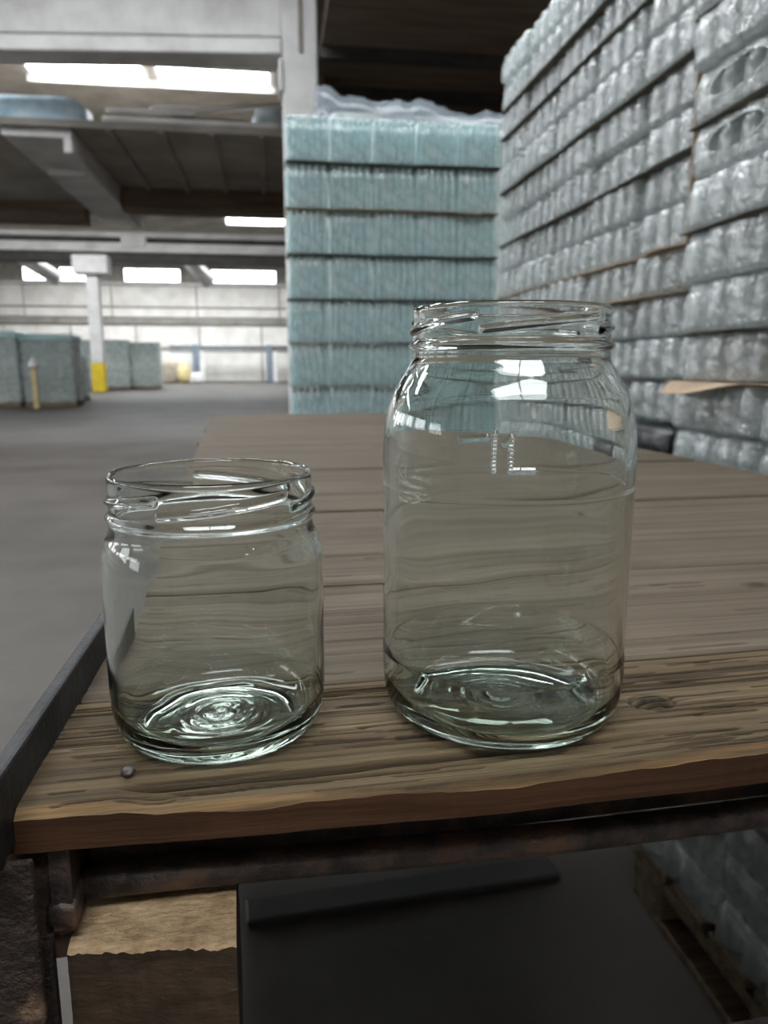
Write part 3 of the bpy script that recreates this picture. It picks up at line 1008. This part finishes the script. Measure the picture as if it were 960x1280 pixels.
    def skirt(idx, flip):
        nonlocal base
        m = len(idx)
        t_ = top[idx]
        b_ = bot[idx]
        rows_ = [t_, t_ * 0.6 + b_ * 0.4, b_]
        V.append(np.concatenate(rows_))
        A.append(np.tile([0, 0, 0, 1], (3 * m, 1)))
        for r in range(2):
            for k in range(m - 1):
                q = (base + r * m + k, base + (r + 1) * m + k, base + (r + 1) * m + k + 1, base + r * m + k + 1)
                F_.append(q[::-1] if flip else q)
                mi.append(1)
        base += 3 * m
    ar = np.arange(n).reshape(ny, nx)
    skirt(ar[0], False)
    skirt(ar[-1], True)
    skirt(ar[:, 0], True)
    skirt(ar[:, -1], False)
    cb = base
    V.append(np.array([bot[ar[0, 0]], bot[ar[0, -1]], bot[ar[-1, -1]], bot[ar[-1, 0]]]))
    A.append(np.tile([0, 0, 0, 1], (4, 1)))
    F_.append((cb + 3, cb + 2, cb + 1, cb))
    mi.append(1)
    me = mesh_from('plank', np.concatenate(V), F_, True, np.concatenate(A))
    for mm in mats:
        me.materials.append(M[mm])
    me.polygons.foreach_set('material_index', mi)
    return link('plank', me, None, tb)


seams = [0.2485, 0.3465, 0.431, 0.516, 0.5975, 0.684, 0.798, 0.903, 1.015, 1.13, 1.245, 1.36, 1.47, 1.586, 1.70, 1.81, 1.93, 2.04, 2.155, 2.27, 2.385, 2.505]
gaps = [0, 0.0035, 0.0012, 0.0016, 0.0016, 0.0018, 0.011, 0.003, 0.0025, 0.008, 0.003, 0.003, 0.003, 0.008, 0.003, 0.003, 0.003, 0.004, 0.003, 0.003, 0.003, 0]
p0 = plank(seams[0], seams[1] - gaps[1] / 2, 5, (760, 230), ragged=0.0016, knots=[(0.183, 0.2965, 0.0100, 0.0068)], cracks=170,
           mats=('weathered_wood', 'sawn_edge'))
for i in range(1, len(seams) - 1):
    hi = (400, 90) if i < 4 else (140, 24)
    plank(seams[i] + gaps[i] / 2, seams[i + 1] - gaps[i + 1] / 2, 20 + i, hi, cracks=26 if i < 4 else 3, dz=-0.0006 + random.uniform(-0.0008, 0.0006),
          mats=('deck_wood', 'deck_wood'), xa=random.uniform(-0.001, 0.006) if i else 0,
          knots=[(0.05, seams[i] + 0.04, 0.012, 0.006)] if i == 4 else ([(0.36, seams[i] + 0.03, 0.010, 0.006)] if i in (2, 5) else []))


# nail in the front plank
nl = empty('nail', (-0.0437, 0.2745, ZT))
nl.parent = p0
link('nail_head', lathe_me('nail_head', [(0.0004, 0.0019), (0.0022, 0.0018), (0.0027, 0.0026), (0.0024, 0.0036), (0.0012, 0.0040), (0.0003, 0.0041)][::1], 14), 'nail_steel', nl)
link('nail_shank', lathe_me('nail_shank', [(0.0011, -0.012), (0.0011, 0.0026)], 10), 'nail_steel', nl)
nl.rotation_euler = (0.25, -0.15, 0)

# steel frame below the planks
TY_, TZ_, TR_ = 0.280, H - 0.1978, 0.0066
tube('front_rail', [(X0 + 0.004, TY_, TZ_ + 0.0018), (-0.03, TY_, TZ_ + 0.0008), (0.0, TY_, TZ_), (0.07, TY_, TZ_ - 0.003), (0.135, TY_, TZ_ - 0.005), (0.21, TY_, TZ_ - 0.005), (0.45, TY_, TZ_ - 0.003), (X1 - 0.003, TY_, TZ_)], TR_, 'rusty_steel', tb, 24)
tube('back_rail', [(X0 + 0.003, 2.40, TZ_), (X1 - 0.003, 2.40, TZ_)], TR_, 'rusty_steel', tb, 16)
box('bearer_bar', X0 + 0.004, X0 + 0.012, 0.262, 2.42, TZ_ - 0.006, ZT - 0.0172, 'rusty_steel', tb, 0.001)
box('bearer_bar', X1 - 0.012, X1 - 0.004, 0.262, 2.42, TZ_ - 0.006, ZT - 0.0172, 'rusty_steel', tb, 0.001)
box('bearer_bar', 0.33, 0.338, 0.36, 2.42, TZ_ - 0.006, ZT - 0.0172, 'rusty_steel', tb, 0.001)
box('inner_rail', X0 + 0.012, X1 - 0.012, 0.290, 0.296, TZ_ - 0.004, ZT - 0.0172, 'rusty_steel', tb, 0.001)
# unseen boards added on the left to shade the floor beneath
for i in range(5):
    box('shade_board', X0 + 0.014, X0 + 0.030, 0.56, 2.40, 0.06 + i * 0.176, 0.06 + i * 0.176 + 0.168, 'old_timber', tb, 0.003)
# upright side bar at the left edge of the planks
sb = box('side_bar', -0.0031, 0.0031, -0.10, 0.10, ZT - 0.012, ZT + 0.0180, 'bar_steel', tb, 0.0014, 2)
sb.location = (-0.0790, 0.331, 0)
sb.rotation_euler = (0, 0, math.radians(-3.2))
# corner posts
for (px, py, nm) in ((X0 - 0.012, 0.235, 'fl'), (X1 - 0.02, 0.262, 'fr'), (X0 - 0.012, 2.40, 'bl'), (X1 - 0.02, 2.40, 'br')):
    if nm == 'fl':
        po = box('corner_post', X0 - 0.044, X0 + 0.0040, 0.246, 0.250, 0.0, ZT - 0.0125, 'post_rust', tb, 0.0012, 2)
        box('corner_flange', X0 - 0.044, X0 - 0.040, 0.250, 0.30, 0.0, ZT - 0.0125, 'post_rust', tb, 0.001)
        w_ = crumple('weld_bead', (0.012, 0.022, 0.013), 'rusty_steel', 77, 0.35, 12, tb)
        w_.location = (X0 + 0.008, 0.272, TZ_ - 0.006)
        box('end_plate', X0 - 0.040, X0 + 0.0105, 0.266, 0.272, TZ_ - 0.02, ZT - 0.0165, 'rusty_steel', tb, 0.001)
        box('gusset', X0 - 0.040, X0 + 0.0050, 0.256, 0.262, 0.0, TZ_ - 0.004, 'post_rust', tb, 0.001)
    else:
        box('corner_post', px, px + 0.032, py, py + 0.032, 0.0, TZ_ - 0.007, 'post_rust', tb, 0.002)
tube('lower_rail', [(X0 - 0.03, 0.262, 0.84), (X1, 0.262, 0.84)], 0.010, 'rusty_steel', tb, 12)

# wooden block below the front rail
bm = bmesh.new()
bx0, bx1, by0, by1, bz0, bz1 = -0.0668, -0.0066, 0.2490, 0.335, 0.851, H - 0.2078
nxx, nyy = 46, 34
me_v, me_f, me_m = [], [], []
Xg, Yg = np.meshgrid(np.linspace(bx0, bx1, nxx), np.linspace(by0, by1, nyy))
Yg2 = Yg + (0.0009 * vnoise(Xg * 330, Xg * 0, 91, 5)) * (Yg == by0) + 0.0085 * (1 - (Xg - bx0) / (bx1 - bx0)) * (1 - (Yg - by0) / (by1 - by0))
Zg = bz1 - np.abs(0.0006 * vnoise(Xg * 300, Yg * 300, 92, 3)) - 0.0022 * (1 - sstep(0, 0.0035, Yg - by0)) * (0.5 + 0.6 * vnoise(Xg * 420, Xg * 0, 93, 4))
topv = np.stack([Xg, Yg2, Zg], -1).reshape(-1, 3)
V = [topv]
for j in range(nyy - 1):
    for i in range(nxx - 1):
        a = j * nxx + i
        me_f.append((a, a + 1, a + nxx + 1, a + nxx)); me_m.append(0)
base = len(topv)
zs = np.linspace(0, 1, 26)
Xf, Tf = np.meshgrid(np.arange(nxx), zs)
fy = by0 + 0.0011 * vnoise(Xf * 0.35, Tf * 26, 95, 3) * sstep(0, 0.05, Tf)
fx = np.linspace(bx0, bx1, nxx)[Xf]
fy = fy + 0.0085 * (1 - (fx - bx0) / (bx1 - bx0))
fz = Zg[0][Xf] * (1 - Tf) + bz0 * Tf
fy[0] = Yg2[0]
V.append(np.stack([fx, fy, fz], -1).reshape(-1, 3))
for j in range(25):
    for i in range(nxx - 1):
        a = base + j * nxx + i
        me_f.append((a, a + nxx, a + nxx + 1, a + 1)); me_m.append(1)
base += nxx * 26
V.append(np.array([[bx0, by0 + 0.0085, bz0], [bx1, by0, bz0], [bx1, by1, bz0], [bx0, by1, bz0], [bx0, by0 + 0.0085, bz1 - 0.003], [bx1, by0, bz1 - 0.003], [bx1, by1, bz1 - 0.0003], [bx0, by1, bz1 - 0.0003]]))
for q in ((0, 4, 7, 3), (1, 2, 6, 5), (3, 7, 6, 2), (0, 3, 2, 1)):
    me_f.append(tuple(base + k for k in q)); me_m.append(1)
me = mesh_from('support_block', np.concatenate(V), me_f, True)
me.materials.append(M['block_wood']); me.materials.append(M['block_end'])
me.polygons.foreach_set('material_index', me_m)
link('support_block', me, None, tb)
bm.free()

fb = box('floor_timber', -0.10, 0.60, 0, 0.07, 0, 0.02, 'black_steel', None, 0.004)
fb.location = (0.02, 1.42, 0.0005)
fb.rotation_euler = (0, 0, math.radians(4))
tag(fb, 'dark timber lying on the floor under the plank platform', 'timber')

# ================================================================== THE TWO JARS


def catmull(pts, per=10):
    """smooth curve through control points (r, z); a point given twice makes a corner"""
    P = np.array(pts, float)
    out = []
    for i in range(len(P) - 1):
        p1, p2 = P[i], P[i + 1]
        if np.allclose(p1, p2):
            continue
        p0_ = P[i - 1] if i > 0 and not np.allclose(P[i - 1], p1) else p1
        p3 = P[i + 2] if i + 2 < len(P) and not np.allclose(P[i + 2], p2) else p2
        d1, d2 = (p2 - p0_) * 0.5, (p3 - p1) * 0.5
        ln = np.linalg.norm(p2 - p1)
        for d in (d1, d2):
            n = np.linalg.norm(d)
            if n > ln:
                d *= ln / n
        for k in range(per):
            t = k / per
            out.append((2 * t ** 3 - 3 * t ** 2 + 1) * p1 + (t ** 3 - 2 * t ** 2 + t) * d1 + (-2 * t ** 3 + 3 * t ** 2) * p2 + (t ** 3 - t ** 2) * d2)
    out.append(P[-1])
    return np.array(out)


def resample(C_, step):
    d = np.concatenate([[0], np.cumsum(np.linalg.norm(np.diff(C_, axis=0), axis=1))])
    n = max(2, int(d[-1] / step))
    s = np.linspace(0, d[-1], n + 1)
    return np.stack([np.interp(s, d, C_[:, 0]), np.interp(s, d, C_[:, 1])], -1)


def seg_dist(x, y, a, b):
    ax, ay = a
    bx_, by_ = b
    dx, dy = bx_ - ax, by_ - ay
    t = np.clip(((x - ax) * dx + (y - ay) * dy) / (dx * dx + dy * dy + 1e-12), 0, 1)
    return np.hypot(x - ax - t * dx, y - ay - t * dy)


def make_jar(name, label, loc, outer, inner, zt_, zb_, threads, strokes, seed, front, wob, seg=440, step=0.00055, basering=0.0, zs_=1.0):
    """revolved glass jar with wall thickness; raised screw lugs and lettering are part of the outer surface"""
    O = resample(catmull([(r, z * zs_) for r, z in outer]), step)
    I = resample(catmull([(r, z * zs_) for r, z in inner]), step * 1.6)
    zt_, zb_ = zt_ * zs_, zb_ * zs_
    Pn = np.concatenate([O, I])
    nO = len(O)
    u_ = np.arange(seg) / seg * 2 * np.pi
    ph = u_ - 0.66 * np.sin(u_) + front            # vertices crowd towards the camera side
    Rr = np.repeat(Pn[:, :1], seg, 1)
    Zz = np.repeat(Pn[:, 1:], seg, 1)
    PH = np.repeat(ph[None, :], len(Pn), 0)
    # angle measured from the direction that faces the camera, positive to the right in the picture
    rel = (PH - front + np.pi) % (2 * np.pi) - np.pi
    isO = np.zeros_like(Rr)
    isO[:nO] = 1
    add = np.zeros_like(Rr)
    z_hi, z_lo, span, starts = threads
    z_hi, z_lo = z_hi * zs_, z_lo * zs_
    for s in starts:
        t = ((rel - s) % (2 * np.pi)) / span           # 0..1 along the lug
        zc = z_lo + (z_hi - z_lo) * np.clip(t, 0, 1)
        taper = sstep(0, 0.06, t) * (1 - sstep(0.93, 1.0, t))
        dz_ = Zz - zc
        bmp = np.exp(-(np.abs(dz_) / 0.00115) ** 2.6)
        add += isO * 0.00145 * bmp * taper * (t < 1)
    rr_ = Rr.max()
    for (pts, hgt, wdt) in strokes:
        for a, b in zip(pts[:-1], pts[1:]):
            m_ = np.abs(rel) < 1.4
            d = seg_dist(rel * rr_, Zz, a, b)
            # flat-topped stroke with sloping flanks; upright strokes get added facets tilted to catch glints
            prof = np.clip((wdt - d) * 0.57, 0, hgt)
            if abs(b[1] - a[1]) > 2 * abs(b[0] - a[0]) and hgt > 0.0004:
                saw = np.mod((Zz - a[1]) / 0.0014, 1.0)
                prof = np.clip((wdt - d) * 1.1, 0, 0.0003) / 0.0003 * (0.00030 + 0.00058 * np.clip(1 - saw / 0.74, 0, 1)) * (d < wdt)
            add = np.maximum(add, isO * m_ * (Rr > 0.02) * prof)
    body = sstep(zb_, zb_ + 0.012, Zz) * (1 - sstep(zt_ - 0.02, zt_ - 0.004, Zz))
    # uneven wall: gentle waves outside, stronger ones inside
    add += isO * body * wob * 0.10 * vnoise(PH / (2 * np.pi) * 7, Zz * 26, seed, 2, wrapx=7)
    add += (1 - isO) * body * wob * vnoise(PH / (2 * np.pi) * 6, Zz * 30, seed + 3, 2, wrapx=6)
    low = (1 - isO) * (1 - sstep(zb_ - 0.002, zb_ + 0.008, Zz))
    Zz = Zz + low * (0.0007 * vnoise(PH / (2 * np.pi) * 5, Rr * 90, seed + 8, 2, wrapx=5) * sstep(0.002, 0.012, Rr)
                     + basering * np.cos(Rr / 0.0062 * 2 * np.pi) * (1 - sstep(0.012, 0.03, Rr)))
    Rr = Rr + add
    V = np.stack([Rr * np.cos(PH), Rr * np.sin(PH), Zz], -1)
    nr = len(Pn)
    # smooth normals from the surface grid, so the parts join without a seam
    du = np.empty_like(V)
    du[1:-1] = V[2:] - V[:-2]
    du[0] = V[1] - V[0]
    du[-1] = V[-1] - V[-2]
    dv = np.roll(V, -1, 1) - np.roll(V, 1, 1)
    nn = np.cross(dv, du)
    ln = np.linalg.norm(nn, axis=-1, keepdims=True)
    nn = nn / np.maximum(ln, 1e-12)
    nn[0] = (0, 0, -1)
    nn[-1] = (0, 0, 1)
    root = empty(name, loc)
    tag(root, label, 'jar')
    zr = Pn[:, 1]
    row_part = np.where(0.5 * (zr[:-1] + zr[1:]) > zt_, 0, np.where(0.5 * (zr[:-1] + zr[1:]) < zb_, 2, 1))
    K = np.arange(seg)
    K2 = (K + 1) % seg
    for part, nm, mat in ((0, 'neck', 'jar_glass'), (1, 'body', 'jar_glass'), (2, 'base', 'base_glass')):
        rows_ = np.where(row_part == part)[0]
        used = np.unique(np.concatenate([rows_, rows_ + 1]))
        remap = -np.ones(nr, int)
        remap[used] = np.arange(len(used))
        vv = V[used].reshape(-1, 3)
        nv = nn[used].reshape(-1, 3)
        a = remap[rows_][:, None] * seg
        b = remap[rows_ + 1][:, None] * seg
        q = np.stack([a + K, a + K2, b + K2, b + K], -1).reshape(-1, 4)
        me = bpy.data.meshes.new(nm)
        me.vertices.add(len(vv))
        me.vertices.foreach_set('co', vv.astype(np.float32).ravel())
        me.loops.add(q.size)
        me.loops.foreach_set('vertex_index', q.astype(np.int32).ravel())
        me.polygons.add(len(q))
        me.polygons.foreach_set('loop_start', (np.arange(len(q)) * 4).astype(np.int32))
        me.polygons.foreach_set('use_smooth', [True] * len(q))
        me.update(calc_edges=True)
        me.normals_split_custom_set_from_vertices(nv.astype(np.float32))
        me.materials.append(M[mat])
        link(nm, me, None, root)
    return root


def rotxy(x, y):
    return (x * math.cos(TA) - y * math.sin(TA), x * math.sin(TA) + y * math.cos(TA))


# ---- tall one-litre jar
R_ = 0.0527
tall_outer = [(0.0002, 0.0032), (0.020, 0.0027), (0.034, 0.0014), (0.0400, 0.0), (0.0435, 0.0004), (0.0482, 0.0035), (0.0514, 0.0098), (R_ - 0.0002, 0.0180),
              (R_, 0.0240), (R_, 0.0285), (R_ - 0.00022, 0.0302), (R_ - 0.00025, 0.0340), (R_ - 0.00012, 0.085), (R_ - 0.00012, 0.0985), (R_ - 0.00008, 0.0998), (R_, 0.1008),
              (R_, 0.1080), (R_ - 0.0003, 0.1170), (R_ - 0.0014, 0.1270), (R_ - 0.0046, 0.1370), (0.0428, 0.1460), (0.0405, 0.1502), (0.0402, 0.1525), (0.0402, 0.1536),
              (0.0414, 0.1546), (0.0420, 0.1556), (0.0414, 0.1566), (0.0402, 0.1576), (0.0400, 0.1590), (0.0400, 0.1640), (0.0400, 0.1688), (0.0397, 0.1700), (0.0390, 0.17065)]
tall_inner = [(0.0390, 0.17065), (0.0381, 0.17025), (0.0377, 0.1692), (0.0376, 0.1640), (0.0376, 0.1530), (0.0380, 0.1485), (0.0402, 0.1440), (0.0455, 0.1355), (0.0486, 0.1260),
              (0.0498, 0.1165), (0.0501, 0.1050), (0.0499, 0.085), (0.0499, 0.050), (0.0499, 0.028), (0.0494, 0.0170), (0.0472, 0.0100), (0.0428, 0.0058), (0.034, 0.0046), (0.018, 0.0050), (0.0002, 0.0056)]
aw = Vector((0.0961 * 1.023, 0.3037 * 1.023, 0))
fr = math.atan2(-aw.y, -aw.x)
zl = 0.1135        # bottom of the raised "1 L"
lh = 0.0135
k = 0.0009
st = [([(-0.0170, zl + lh * 0.80), (-0.0075, zl + lh * 0.86)], k, 0.0014),
      ([(-0.0045, zl), (-0.0045, zl + lh)], k, 0.0011),
      ([(0.0015, zl), (0.0015, zl + lh * 0.86)], k, 0.0011),
      ([(0.0015, zl), (0.0102, zl)], k, 0.0014),
      ([(-0.0006, zl + lh * 0.72), (0.0015, zl + lh * 0.86)], k, 0.0014)]
tall = make_jar('glass_jar', 'tall empty glass jar with raised 1L mark and narrow shoulder, right on planks', (aw.x, aw.y, ZT + 0.0009), tall_outer, tall_inner,
                0.1530, 0.0200, (0.1655, 0.1605, 1.28, (-0.30, 0.96, 2.22, 3.48, -1.56)), st, 3, fr, 0.00042, basering=0.00015, zs_=1.0176, seg=560, step=0.00028)

# ---- short wide-mouthed jar
R2 = 0.0442
sh_outer = [(0.0002, 0.0030), (0.016, 0.0026), (0.027, 0.0014), (0.0325, 0.0), (0.0358, 0.0004), (0.0402, 0.0036), (0.0430, 0.0095), (R2 - 0.0002, 0.0175),
            (R2, 0.0240), (R2, 0.050), (R2, 0.0700), (R2 - 0.0004, 0.0755), (R2 - 0.0015, 0.0800), (0.0408, 0.0835), (0.0402, 0.0858), (0.0401, 0.0878),
            (0.0410, 0.0890), (0.0415, 0.0900), (0.0410, 0.0910), (0.0402, 0.0922), (0.0400, 0.0935), (0.0400, 0.0990), (0.0400, 0.1042), (0.0398, 0.1054), (0.0391, 0.1062)]
sh_inner = [(0.0391, 0.1062), (0.0382, 0.1058), (0.0378, 0.1047), (0.0377, 0.099), (0.0377, 0.0880), (0.0382, 0.0830), (0.0402, 0.0785), (0.0415, 0.0730), (0.0418, 0.066),
            (0.0418, 0.040), (0.0416, 0.0220), (0.0408, 0.0140), (0.0378, 0.0080), (0.0325, 0.0054), (0.020, 0.0050), (0.010, 0.0056), (0.0002, 0.0064)]
al = Vector((-0.0249 * 0.993, 0.3118 * 0.993, 0))
fr2 = math.atan2(-al.y, -al.x)
# small raised moulding marks below the neck: 3 H . A . T .
gl = []
zc0, ch = 0.0830, 0.0024
def glyph(x, strokes):
    for s_ in strokes:
        gl.append(([(x + a * ch, zc0 + 0.00022 * (x / 0.01) + b * ch) for a, b in s_], 0.00025, 0.00045))
glyph(0.0115, [[(0, 1), (0.6, 1), (0.3, 0.55), (0.6, 0.3), (0.4, 0), (0, 0)]])
glyph(0.0140, [[(0, 0), (0, 1)], [(0.6, 0), (0.6, 1)], [(0, 0.5), (0.6, 0.5)]])
glyph(0.0190, [[(0, 0), (0.1, 0.05)]])
glyph(0.0230, [[(0, 0), (0.35, 1), (0.7, 0)], [(0.15, 0.4), (0.55, 0.4)]])
glyph(0.0256, [[(0, 0), (0.1, 0.05)]])
glyph(0.0268, [[(0, 1), (0.7, 1)], [(0.35, 1), (0.35, 0)]])
glyph(0.0296, [[(0, 0), (0.1, 0.05)]])
short = make_jar('glass_jar', 'short wide-mouthed empty glass jar standing at the left plank end', (al.x, al.y, ZT + 0.0009), sh_outer, sh_inner,
                 0.0883, 0.0185, (0.1000, 0.0945, 1.32, (-0.55, 0.78, 2.05, 3.30, -1.80)), gl, 41, fr2, 0.00050, basering=0.00034, zs_=1.0283)
